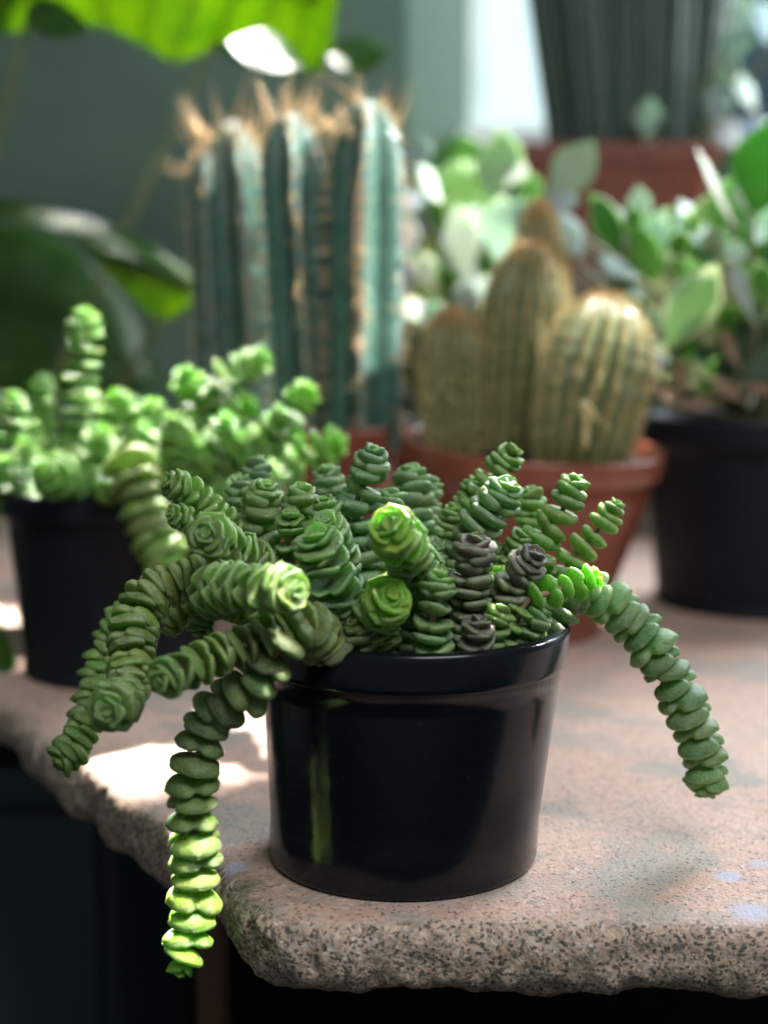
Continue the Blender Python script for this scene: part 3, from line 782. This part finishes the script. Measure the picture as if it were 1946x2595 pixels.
# ------------------------------------------------------------------ leafy plants at the back
SINGLE = [lobe_mesh(cu, .42, 90 + i, double=False, wide=1.0, nx=16, na=12) for i, cu in enumerate((.15, .5, .9))]
SINGLE_V = []
for me in SINGLE:
    m2 = me.copy(); m2.materials.clear(); m2.materials.append(M_VARI); SINGLE_V.append(m2)
    me.materials.clear(); me.materials.append(M_JADE)
PALEL = []
for me in SINGLE:
    m2 = me.copy(); m2.materials.clear(); m2.materials.append(M_PALE); PALEL.append(m2)
DRYL = []
for me in SINGLE:
    m2 = me.copy(); m2.materials.clear(); m2.materials.append(M_DRY); DRYL.append(m2)
def leafy(root, leaves, base, seed, fill=()):
    r = random.Random(seed)
    for (n_, x0, x1, y0, y1, Y0, Y1_, kinds) in fill:
        for _ in range(n_):
            leaves = leaves + [(r.uniform(x0, x1), r.uniform(y0, y1), r.uniform(105, 190), r.uniform(44, 76), r.uniform(45, 135), r.choice(kinds), r.uniform(Y0, Y1_))]
    for i, (px, py, ln, wd, ang, kind, Y) in enumerate(leaves):
        c = at(px, py, Y); k = pxm(c); L = ln * k; W = wd * k * (.66 if kind == 'vari' else (.6 if kind == 'dry' else 1))
        a = R(ang)
        ax = Vector((math.cos(a), r.uniform(-.35, .35), math.sin(a))).normalized()
        zz = Vector((r.uniform(-.4, .4), -1, r.uniform(.0, .7)))
        if kind == 'pale': zz = Vector((r.uniform(.2, .6), -.75, .8))
        zz = (zz - ax * zz.dot(ax)).normalized(); yy = zz.cross(ax)
        p0 = c - ax * L * .5
        M = Matrix.Translation(p0) @ Matrix((ax, yy, zz)).transposed().to_4x4() @ Matrix.Diagonal((L, W * 1.15, W * .95, 1))
        pool = {'vari': SINGLE_V, 'dry': DRYL, 'pale': PALEL, 'mint': PALEL, 'lav': PALEL, 'grey': PALEL}.get(kind, SINGLE)
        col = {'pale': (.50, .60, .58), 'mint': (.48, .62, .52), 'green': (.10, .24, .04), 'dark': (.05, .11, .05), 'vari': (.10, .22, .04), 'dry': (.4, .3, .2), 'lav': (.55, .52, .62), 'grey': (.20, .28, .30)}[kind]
        b = Buf()
        mid = (p0 + base) / 2 + Vector((r.uniform(-.01, .01), r.uniform(0, .02), r.uniform(.0, .02)))
        b0 = base + Vector((r.uniform(-.015, .015), r.uniform(-.015, .015), 0))
        tube(b, catmull([b0, mid, p0 - ax * .004 + Vector((0, 0, -.002)), p0 + ax * L * .06], 6), .0028, .0014, 6)
        br = link('branch', b.mesh(), M_BARK if kind == 'dry' else M_GSTEM, root)
        o = bpy.data.objects.new('leaf', pool[i % 3]); COL.objects.link(o); o.parent = br; o.matrix_basis = M
        o.color = (*[q * r.uniform(.85, 1.15) for q in col], 1)
jade = thing('jade_plant', 'bushy jade plant with green and cream edged leaves in the right pot', 'plant', (RP.x, RP.y, .143))
JL = [(1540, 575, 190, 110, 122, 'vari', .56), (1612, 530, 120, 75, 100, 'pale', .60), (1745, 580, 180, 90, 130, 'pale', .60), (1812, 480, 230, 52, 122, 'pale', .52),
      (1940, 420, 270, 150, 80, 'green', .50), (1558, 685, 140, 62, 160, 'pale', .55), (1590, 735, 110, 66, 150, 'grey', .57), (1745, 780, 270, 160, 58, 'vari', .52),
      (1868, 720, 220, 46, 112, 'pale', .50), (1860, 640, 62, 58, 70, 'pale', .50), (1652, 812, 70, 52, 80, 'mint', .50), (1668, 912, 50, 46, 90, 'pale', .50),  # the two smallest pale leaf tips at the end stand in for glints
      (1440, 600, 130, 84, 118, 'pale', .62), (1426, 512, 70, 62, 90, 'lav', .66), (1455, 430, 210, 92, 52, 'pale', .66),
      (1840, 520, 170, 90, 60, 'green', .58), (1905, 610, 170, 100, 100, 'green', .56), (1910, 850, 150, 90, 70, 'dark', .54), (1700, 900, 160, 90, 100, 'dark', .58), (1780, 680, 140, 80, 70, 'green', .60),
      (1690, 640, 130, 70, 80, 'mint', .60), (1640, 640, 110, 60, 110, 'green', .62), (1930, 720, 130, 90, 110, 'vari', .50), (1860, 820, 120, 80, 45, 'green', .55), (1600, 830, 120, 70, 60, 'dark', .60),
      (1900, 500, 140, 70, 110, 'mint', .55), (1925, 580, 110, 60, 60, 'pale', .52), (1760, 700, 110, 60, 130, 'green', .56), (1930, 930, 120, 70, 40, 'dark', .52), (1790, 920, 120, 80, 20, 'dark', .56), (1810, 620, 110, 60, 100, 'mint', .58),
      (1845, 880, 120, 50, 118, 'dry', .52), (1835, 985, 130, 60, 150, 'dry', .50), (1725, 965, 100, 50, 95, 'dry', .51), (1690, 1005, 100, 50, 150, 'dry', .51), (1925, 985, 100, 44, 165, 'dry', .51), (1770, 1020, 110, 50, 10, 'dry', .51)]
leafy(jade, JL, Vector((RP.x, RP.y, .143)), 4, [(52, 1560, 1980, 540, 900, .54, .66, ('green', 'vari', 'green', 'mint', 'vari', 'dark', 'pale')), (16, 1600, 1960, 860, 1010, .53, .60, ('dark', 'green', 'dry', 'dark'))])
pale = thing('leafy_plant', 'pale mint leafed plant crowded between the tall and small cacti', 'plant', (VP.x, VP.y, .13))
ML = [(1168, 625, 200, 125, 100, 'pale', .70), (1258, 420, 200, 105, 92, 'mint', .74), (1262, 580, 200, 95, 88, 'mint', .73), (1300, 440, 80, 60, 60, 'mint', .74), (1302, 545, 90, 60, 70, 'pale', .73),
      (1165, 385, 150, 60, 10, 'green', .78), (1175, 490, 180, 140, 150, 'green', .76), (1060, 388, 90, 52, 85, 'lav', .72), (1078, 468, 130, 66, 130, 'pale', .72), (1040, 515, 62, 56, 90, 'pale', .70),
      (1032, 600, 100, 48, 85, 'lav', .70), (1030, 700, 100, 46, 95, 'lav', .70), (1075, 685, 100, 58, 110, 'mint', .70), (1045, 790, 74, 64, 130, 'pale', .69), (1100, 795, 92, 56, 90, 'mint', .69),
      (1180, 750, 86, 60, 85, 'pale', .69), (1222, 735, 80, 50, 85, 'mint', .70), (1090, 580, 160, 90, 70, 'grey', .80), (1110, 660, 160, 90, 100, 'green', .80), (1060, 870, 130, 80, 80, 'green', .76), (1080, 910, 120, 80, 100, 'mint', .76), (1050, 950, 120, 60, 100, 'dark', .76), (1340, 500, 120, 60, 80, 'green', .78), (1370, 700, 120, 70, 110, 'grey', .76), (1120, 730, 120, 70, 60, 'green', .74), (1330, 620, 120, 70, 80, 'dark', .78)]
leafy(pale, ML, Vector((VP.x, VP.y, .13)), 8, [(34, 1030, 1390, 520, 930, .72, .82, ('green', 'pale', 'mint', 'vari', 'lav', 'dark'))])

# ------------------------------------------------------------------ planter on the shelf by the window with the dark cactus
SHZ = .285
plc = at(1330 * K, 310 * K, 1.0)
px_, W2 = plc.x, .108
b = Buf()
def rect_ring(cx, cy, hx, hy, z, rad=.02, n=6):
    out = []
    for q, (sx, sy) in enumerate(((1, 1), (-1, 1), (-1, -1), (1, -1))):
        for k in range(n + 1):
            a = math.pi / 2 * (q + k / n); out.append(Vector((cx + sx * (hx - rad) + rad * math.cos(a), cy + sy * (hy - rad) + rad * math.sin(a), z)))
    return out
zt = plc.z
rings = [rect_ring(px_, 1.06, W2 * .86, .055, SHZ), rect_ring(px_, 1.06, W2 * .97, .066, zt - .022), rect_ring(px_, 1.06, W2 + .004, .071, zt - .021), rect_ring(px_, 1.06, W2 + .005, .072, zt - .001), rect_ring(px_, 1.06, W2 + .003, .070, zt), rect_ring(px_, 1.06, W2 - .006, .061, zt), rect_ring(px_, 1.06, W2 - .008, .059, zt - .02)]
nn = len(rings[0]); vs = [v for r2 in rings for v in r2]
fs = [(i * nn + k, i * nn + (k + 1) % nn, (i + 1) * nn + (k + 1) % nn, (i + 1) * nn + k) for i in range(len(rings) - 1) for k in range(nn)] + [tuple(range(nn))[::-1]]
b.add(vs, fs)
planter = thing('planter', 'rectangular red-brown planter on the shelf by the window', 'planter', (px_, 1.06, SHZ))
link('planter_body', b.mesh(), M_BROWNP, planter, smooth=False)
b = Buf(); rg = rect_ring(px_, 1.06, W2 - .008, .059, zt - .012); b.add(rg, [tuple(range(nn))]); link('soil', b.mesh(), M_SOIL, planter, kind='stuff', smooth=False)
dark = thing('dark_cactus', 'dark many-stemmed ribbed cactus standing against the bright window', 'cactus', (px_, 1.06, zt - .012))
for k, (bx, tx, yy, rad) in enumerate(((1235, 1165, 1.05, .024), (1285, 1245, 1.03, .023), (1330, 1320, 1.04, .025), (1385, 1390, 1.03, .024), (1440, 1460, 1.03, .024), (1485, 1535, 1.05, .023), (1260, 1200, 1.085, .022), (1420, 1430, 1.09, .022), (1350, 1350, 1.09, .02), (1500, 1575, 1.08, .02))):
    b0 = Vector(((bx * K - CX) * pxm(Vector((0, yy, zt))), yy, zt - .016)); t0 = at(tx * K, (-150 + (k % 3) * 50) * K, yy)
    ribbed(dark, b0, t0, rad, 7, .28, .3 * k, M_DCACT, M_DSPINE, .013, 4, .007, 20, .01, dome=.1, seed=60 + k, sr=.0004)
trail = thing('trailing_plant', 'pale round-leaved trailing plant in the planter corner by the blue-grey pane', 'plant', (px_ + .09, 1.05, zt - .012))
TL = [(1880, 40, 90, 60, 80, 'pale', 1.0), (1862, 110, 100, 60, 70, 'mint', 1.0), (1850, 180, 100, 60, 60, 'mint', 1.0), (1885, 235, 110, 60, 120, 'pale', 1.0), (1812, 265, 90, 70, 80, 'pale', 1.0), (1830, 335, 90, 60, 100, 'pale', 1.0), (1640, 300, 100, 55, 88, 'mint', .98), (1930, 60, 130, 60, 100, 'pale', 1.0), (1905, 330, 90, 60, 60, 'lav', .99)]
leafy(trail, TL, Vector((px_ + .085, 1.05, zt - .012)), 12)
peb = Buf()

# ------------------------------------------------------------------ broad leaved plant on the left
def blade(edge_a, edge_b, Ya, Yb, root, bulge=.02, n=28, m=12, thick=.0009, name='leaf', label=None):
    A = catmull([at(x * K, y * K, Ya + i * 0) for i, (x, y) in enumerate(edge_a)], 10)
    B = catmull([at(x * K, y * K, Yb) for x, y in edge_b], 10)
    def samp(P, f):
        q = f * (len(P) - 1); i = min(int(q), len(P) - 2); return P[i].lerp(P[i + 1], q - i)
    vs, fs = [], []
    for side in (0, 1):
        for i in range(n + 1):
            for j in range(m + 1):
                f, g = i / n, j / m
                p = samp(A, f).lerp(samp(B, f), g)
                p = p + Vector((0, -bulge * math.sin(math.pi * g) + .004 * math.sin(f * 23 + g * 3) * abs(g - .5), 0))
                p += Vector((0, side * thick, 0)); vs.append(p)
    nn = (n + 1) * (m + 1)
    for i in range(n):
        for j in range(m):
            q = i * (m + 1) + j
            fs.append((q, q + 1, q + m + 2, q + m + 1)); fs.append((nn + q, nn + q + m + 1, nn + q + m + 2, nn + q + 1))
    per = [j for j in range(m + 1)] + [i * (m + 1) + m for i in range(1, n + 1)] + [n * (m + 1) + j for j in range(m - 1, -1, -1)] + [i * (m + 1) for i in range(n - 1, 0, -1)]
    for k in range(len(per)):
        a, c = per[k], per[(k + 1) % len(per)]; fs.append((a, nn + a, nn + c, c))
    me = mesh(vs, fs)
    uv = me.uv_layers.new(name='UVMap')
    for lp in me.loops:
        q = lp.vertex_index % nn; uv.data[lp.index].uv = (q // (m + 1) / n, q % (m + 1) / m)
    return link(name, me, M_BROAD, root, label=label)
broad = thing('broad_leaf_plant', 'large glossy green broad-leaved plant hanging in at the left behind the pots', 'plant', (-.62, .95, -.72))
blade([(-80, -60), (100, -80), (300, -90), (500, -80), (640, -60), (726, -20), (722, 40)], [(-80, 84), (40, 70), (200, 52), (310, 100), (380, 134), (470, 100), (585, 66), (655, 140), (690, 160), (716, 110)], .80, .87, broad, -.008)
blade([(470, 60), (540, 52), (600, 80), (650, 140)], [(460, 100), (530, 140), (600, 160), (655, 162)], .93, .84, broad, .006)
blade([(690, 110), (740, 85), (800, 80), (842, 105)], [(700, 130), (740, 155), (790, 160), (842, 115)], .93, .85, broad, .006)
blade([(60, 5), (110, -5), (170, 30), (190, 60)], [(60, 60), (100, 82), (150, 82), (190, 70)], .80, .76, broad, .005)
blade([(-60, 425), (60, 436), (180, 462), (300, 512), (400, 580), (432, 615)], [(-60, 470), (40, 480), (130, 500), (230, 545), (330, 575), (430, 628)], .83, .795, broad, .003)
blade([(170, 520), (240, 548), (320, 575), (428, 626)], [(172, 524), (235, 590), (310, 668), (352, 694), (400, 672), (426, 634)], .80, .86, broad, .0)
blade([(-60, 480), (60, 490), (150, 530), (240, 610), (310, 720), (350, 830)], [(-60, 840), (20, 850), (100, 860), (180, 870), (260, 860), (340, 840)], 1.00, .95, broad, .012, label='dark shaded leaf hanging behind the sunlit succulent')
blade([(-70, 1290), (-30, 1310), (15, 1370), (40, 1440)], [(-70, 1500), (-40, 1520), (0, 1515), (36, 1470)], .36, .33, broad, .01)
blade([(470, -210), (600, -200), (720, -150)], [(500, -150), (610, -75), (700, -60)], .87, .86, broad, .004)
b = Buf(); st = Vector((-.62, .95, -.72))
for tgt in (at(-80 * K, 10 * K, .83), at(-60 * K, 450 * K, .85), at(-60 * K, 660 * K, .70), at(-70 * K, 1400 * K, .345), at(470 * K, 70 * K, .9), at(690 * K, 115 * K, .9), at(60 * K, 40 * K, .78)):
    tube(b, catmull([st, st.lerp(tgt, .5) + Vector((-.04, .05, .08)), tgt], 10), .007, .003, 8)
link('stem', b.mesh(), M_GSTEM, broad)
bpt = Vector((-.62, .95, -.75))

# ------------------------------------------------------------------ stone table
outline = [(-420, 1640), (-150, 1720), (0, 1772), (60, 1820), (127, 1893), (236, 1957), (316, 2030), (422, 2100), (530, 2168), (575, 2206), (600, 2252), (650, 2300), (740, 2328), (860, 2336), (1000, 2338), (1306, 2336), (1600, 2338), (1946, 2342), (2300, 2346)]
G = [ground(x, y) for x, y in outline]
P = catmull(G, 30)
P0 = [p.copy() for p in P]
P = [p + Vector((noise.noise(p * 45) * .003 + noise.noise(p * 160) * .0012, noise.noise(p * 45 + Vector((9, 0, 0))) * .003 + noise.noise(p * 160 + Vector((5, 3, 0))) * .0012, 0)) for p in P]
nf = len(P)
back = [Vector((.62, P[-1].y + .02, 0)), Vector((.66, .2, 0)), Vector((.66, 1.25, 0)), Vector((.2, 1.26, 0)), Vector((-.45, 1.25, 0)), Vector((-.50, .55, 0))]
loop = P + back; n = len(loop); smooth_loop = P0 + back
cen = Vector((.1, .45, 0))
layers = [(-.013, 0.0, 0), (-.008, -.0002, 0), (-.0045, -.0008, .3), (-.0018, -.0022, .9), (-.0002, -.0048, 1), (.0006, -.0080, 1), (.0009, -.0115, 1), (.0008, -.015, 1), (.0004, -.0185, 1), (-.0004, -.022, 1), (-.0018, -.0255, 1), (-.004, -.0290, 1), (-.0085, -.0320, 1), (-.017, -.0335, 1), (-.05, -.034, 1)]
vs, sd, ms = [], [], []
for li, (off, z, s) in enumerate(layers):
    for i, p in enumerate(loop):
        if li == 0: p = smooth_loop[i]
        t = (smooth_loop[(i + 1) % n] - smooth_loop[i - 1]).normalized(); nrm = Vector((t.y, -t.x, 0))
        if nrm.dot(p - cen) < 0: nrm = -nrm
        amp = (0, 0, .0007, .0023, .0036)[min(li, 4)] if li <= 12 else 0
        q = p + nrm * off + Vector((0, 0, z))
        ns = noise.noise(q * 70 + Vector((0, 0, li * .3))) + .5 * noise.noise(q * 190)
        vd = noise.voronoi(Vector((q.x * 75, q.y * 75, q.z * 95)))[0]
        vb = noise.voronoi(Vector((q.x * 190, q.y * 190, q.z * 210)))[0]
        q = q + nrm * (ns * amp * .6 + (.45 - (vd[1] - vd[0])) * amp * 1.1 + (.4 - (vb[1] - vb[0])) * amp * .45)
        if 2 <= li <= 4 or 10 <= li <= 13: q.z += noise.noise(q * 55 + Vector((3, 1, 2))) * (.0012 if li < 7 else .004)
        # the front edge is thinner and thicker by turns, thickest at the corner
        if li >= 4 and p.x > -.2: q.z *= 1.0 + .12 * noise.noise(Vector((p.x * 18, p.y * 18, 4)))
        vs.append(q); sd.append(s)
        px = CX + (q.x - CAM.x) / pxm(q)
        ms.append(max(0, 1 - ((q - ground(590, 2260)).length / .03)) * 1.3 if px < 800 else 0)
fs = []
for li in range(len(layers) - 1):
    for i in range(n):
        j = (i + 1) % n; fs.append((li * n + i, (li + 1) * n + i, (li + 1) * n + j, li * n + j))
fs.append(tuple(range(n)))
fs.append(tuple((len(layers) - 1) * n + i for i in range(n))[::-1])
table = thing('stone_table', 'rough-edged pink granite table top on a dark wooden frame', 'table', (.1, .2, -.75))
me = mesh(vs, fs, 'm', {'side': sd, 'moss': [min(1, x) for x in ms]})
bm = bmesh.new(); bm.from_mesh(me); bmesh.ops.recalc_face_normals(bm, faces=bm.faces); bm.to_mesh(me); bm.free()
st_o = link('stone_top', me, M_STONE, table)
for p in me.polygons:
    if len(p.vertices) > 20: p.use_smooth = False
def plank(lo, hi, name, root, mat):
    b = Buf(); b.box(lo, hi); me = b.mesh(); bm = bmesh.new(); bm.from_mesh(me)
    bmesh.ops.bevel(bm, geom=bm.edges[:], offset=.002, segments=2, affect='EDGES'); bm.to_mesh(me); bm.free()
    return link(name, me, mat, root, smooth=False)
plank((-.30, 1.205, -.74), (.55, 1.225, -.035), 'shade_backdrop', table, M_SHADE)  # added sheet, its dark colour gives the black shade under the table
plank((.30, -.02, -.075), (.34, .9, -.028), 'rail', table, M_WOOD)
for lx, ly in ((-.105, .16), (.56, .14), (-.38, .85), (.56, .85)): plank((lx, ly, -.75), (lx + .016, ly + .03, -.086), 'leg', table, M_WOOD)

# ------------------------------------------------------------------ room
def struct(name, me, mat, smooth=False):
    o = link(name, me, mat, None, 'structure', smooth=smooth); return o
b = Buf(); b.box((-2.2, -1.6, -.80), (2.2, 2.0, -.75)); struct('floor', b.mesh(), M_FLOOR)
WY = 1.32
xw = at(1005 * K, 100 * K, WY).x; xr = at(880 * K, 100 * K, WY).x; zb = at(1100 * K, 285 * K, WY).z
wall = thing('wall', 'grey-green painted wall behind the plants with the window opening', 'wall', (-.4, WY, -.75))
WY2 = WY + .03; xw2 = at(1012 * K, 100 * K, WY2).x; zb = at(1100 * K, 285 * K, WY2).z
b = Buf(); b.box((-2.2, WY, -.75), (xr, WY + .12, 1.9)); link('wall_panel', b.mesh(), M_WALL, wall, smooth=False)
b = Buf(); q = [Vector((x, y, z)) for z in (-.75, 1.9) for x, y in ((xr + .0005, WY + .001), (xw2, WY2), (xw2, WY2 + .1), (xr + .0005, WY2 + .1))]
b.add(q, [(3, 2, 1, 0), (4, 5, 6, 7), (0, 1, 5, 4), (1, 2, 6, 5), (2, 3, 7, 6), (3, 0, 4, 7)]); link('window_reveal', b.mesh(), M_WALL, wall, smooth=False)
xw = xw2; WY = WY2
b = Buf(); b.box((xw + .0005, WY, -.75), (1.7, WY + .12, zb - .02)); link('wall_panel', b.mesh(), M_WALL, wall, smooth=False)
b = Buf(); b.box((xw + .0005, WY, 1.5), (1.7, WY + .12, 1.9)); link('wall_panel', b.mesh(), M_WALL, wall, smooth=False)
win = thing('window', 'bright window behind the dark cactus at the right', 'window', (.7, WY, zb))
b = Buf(); b.box((xw - .012, WY - .03, zb - .022), (1.72, WY + .10, zb - .001)); link('sill', b.mesh(), M_WHITE, win, smooth=False)
b = Buf(); b.box((xw, WY + .05, zb), (xw + .022, WY + .10, 1.5)); b.box((1.68, WY + .05, zb), (1.7, WY + .10, 1.5)); b.box((xw + .022, WY + .05, 1.47), (1.68, WY + .10, 1.5)); b.box((xw + .022, WY + .05, zb), (1.68, WY + .10, zb + .02)); link('frame', b.mesh(), M_WHITE, win, smooth=False)
b = Buf(); b.box((xw + .0225, WY + .07, zb + .0205), (1.6795, WY + .074, 1.4695)); link('pane', b.mesh(), M_GLASS, win, smooth=False)
b = Buf(); b.box((-1.5, 2.6, -.7), (3.5, 2.62, 3.2)); struct('sky', b.mesh(), M_SKY)
bx0 = at(1560 * K, 100 * K, 2.2).x
house = thing('outside_wall', 'blue-grey wall of the house outside the window', 'wall', (bx0 + .5, 2.2, -.7)); b = Buf(); b.box((bx0, 2.2, -.7), (bx0 + 1.6, 2.3, 1.6)); link('wall_panel', b.mesh(), M_BLUE, house, smooth=False)
shelf = thing('shelf', 'low wooden shelf under the window carrying the red-brown planter', 'shelf', (px_, 1.1, 0))
plank((px_ - .30, .96, SHZ - .022), (px_ + .45, 1.31, SHZ), 'board', shelf, M_SHELF)
for lx in (px_ - .28, px_ + .41): plank((lx, 1.17, .0008), (lx + .03, 1.23, SHZ - .0225), 'leg', shelf, M_SHELF)
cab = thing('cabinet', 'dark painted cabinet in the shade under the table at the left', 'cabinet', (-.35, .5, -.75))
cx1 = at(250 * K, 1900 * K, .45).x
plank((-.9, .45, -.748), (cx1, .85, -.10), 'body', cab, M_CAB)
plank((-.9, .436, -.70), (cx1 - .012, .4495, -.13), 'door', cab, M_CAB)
fp = thing('floor_pot', 'dark pot on the floor at the left holding the broad-leaved plant', 'pot', (bpt.x, bpt.y, -.75))
link('pot_body', lathe([(.05, 0), (.10, 0), (.12, .03), (.14, .24), (.145, .25), (.135, .25), (.125, .22), (.02, .21)], (bpt.x, bpt.y, -.75), 48), M_BLACK, fp)
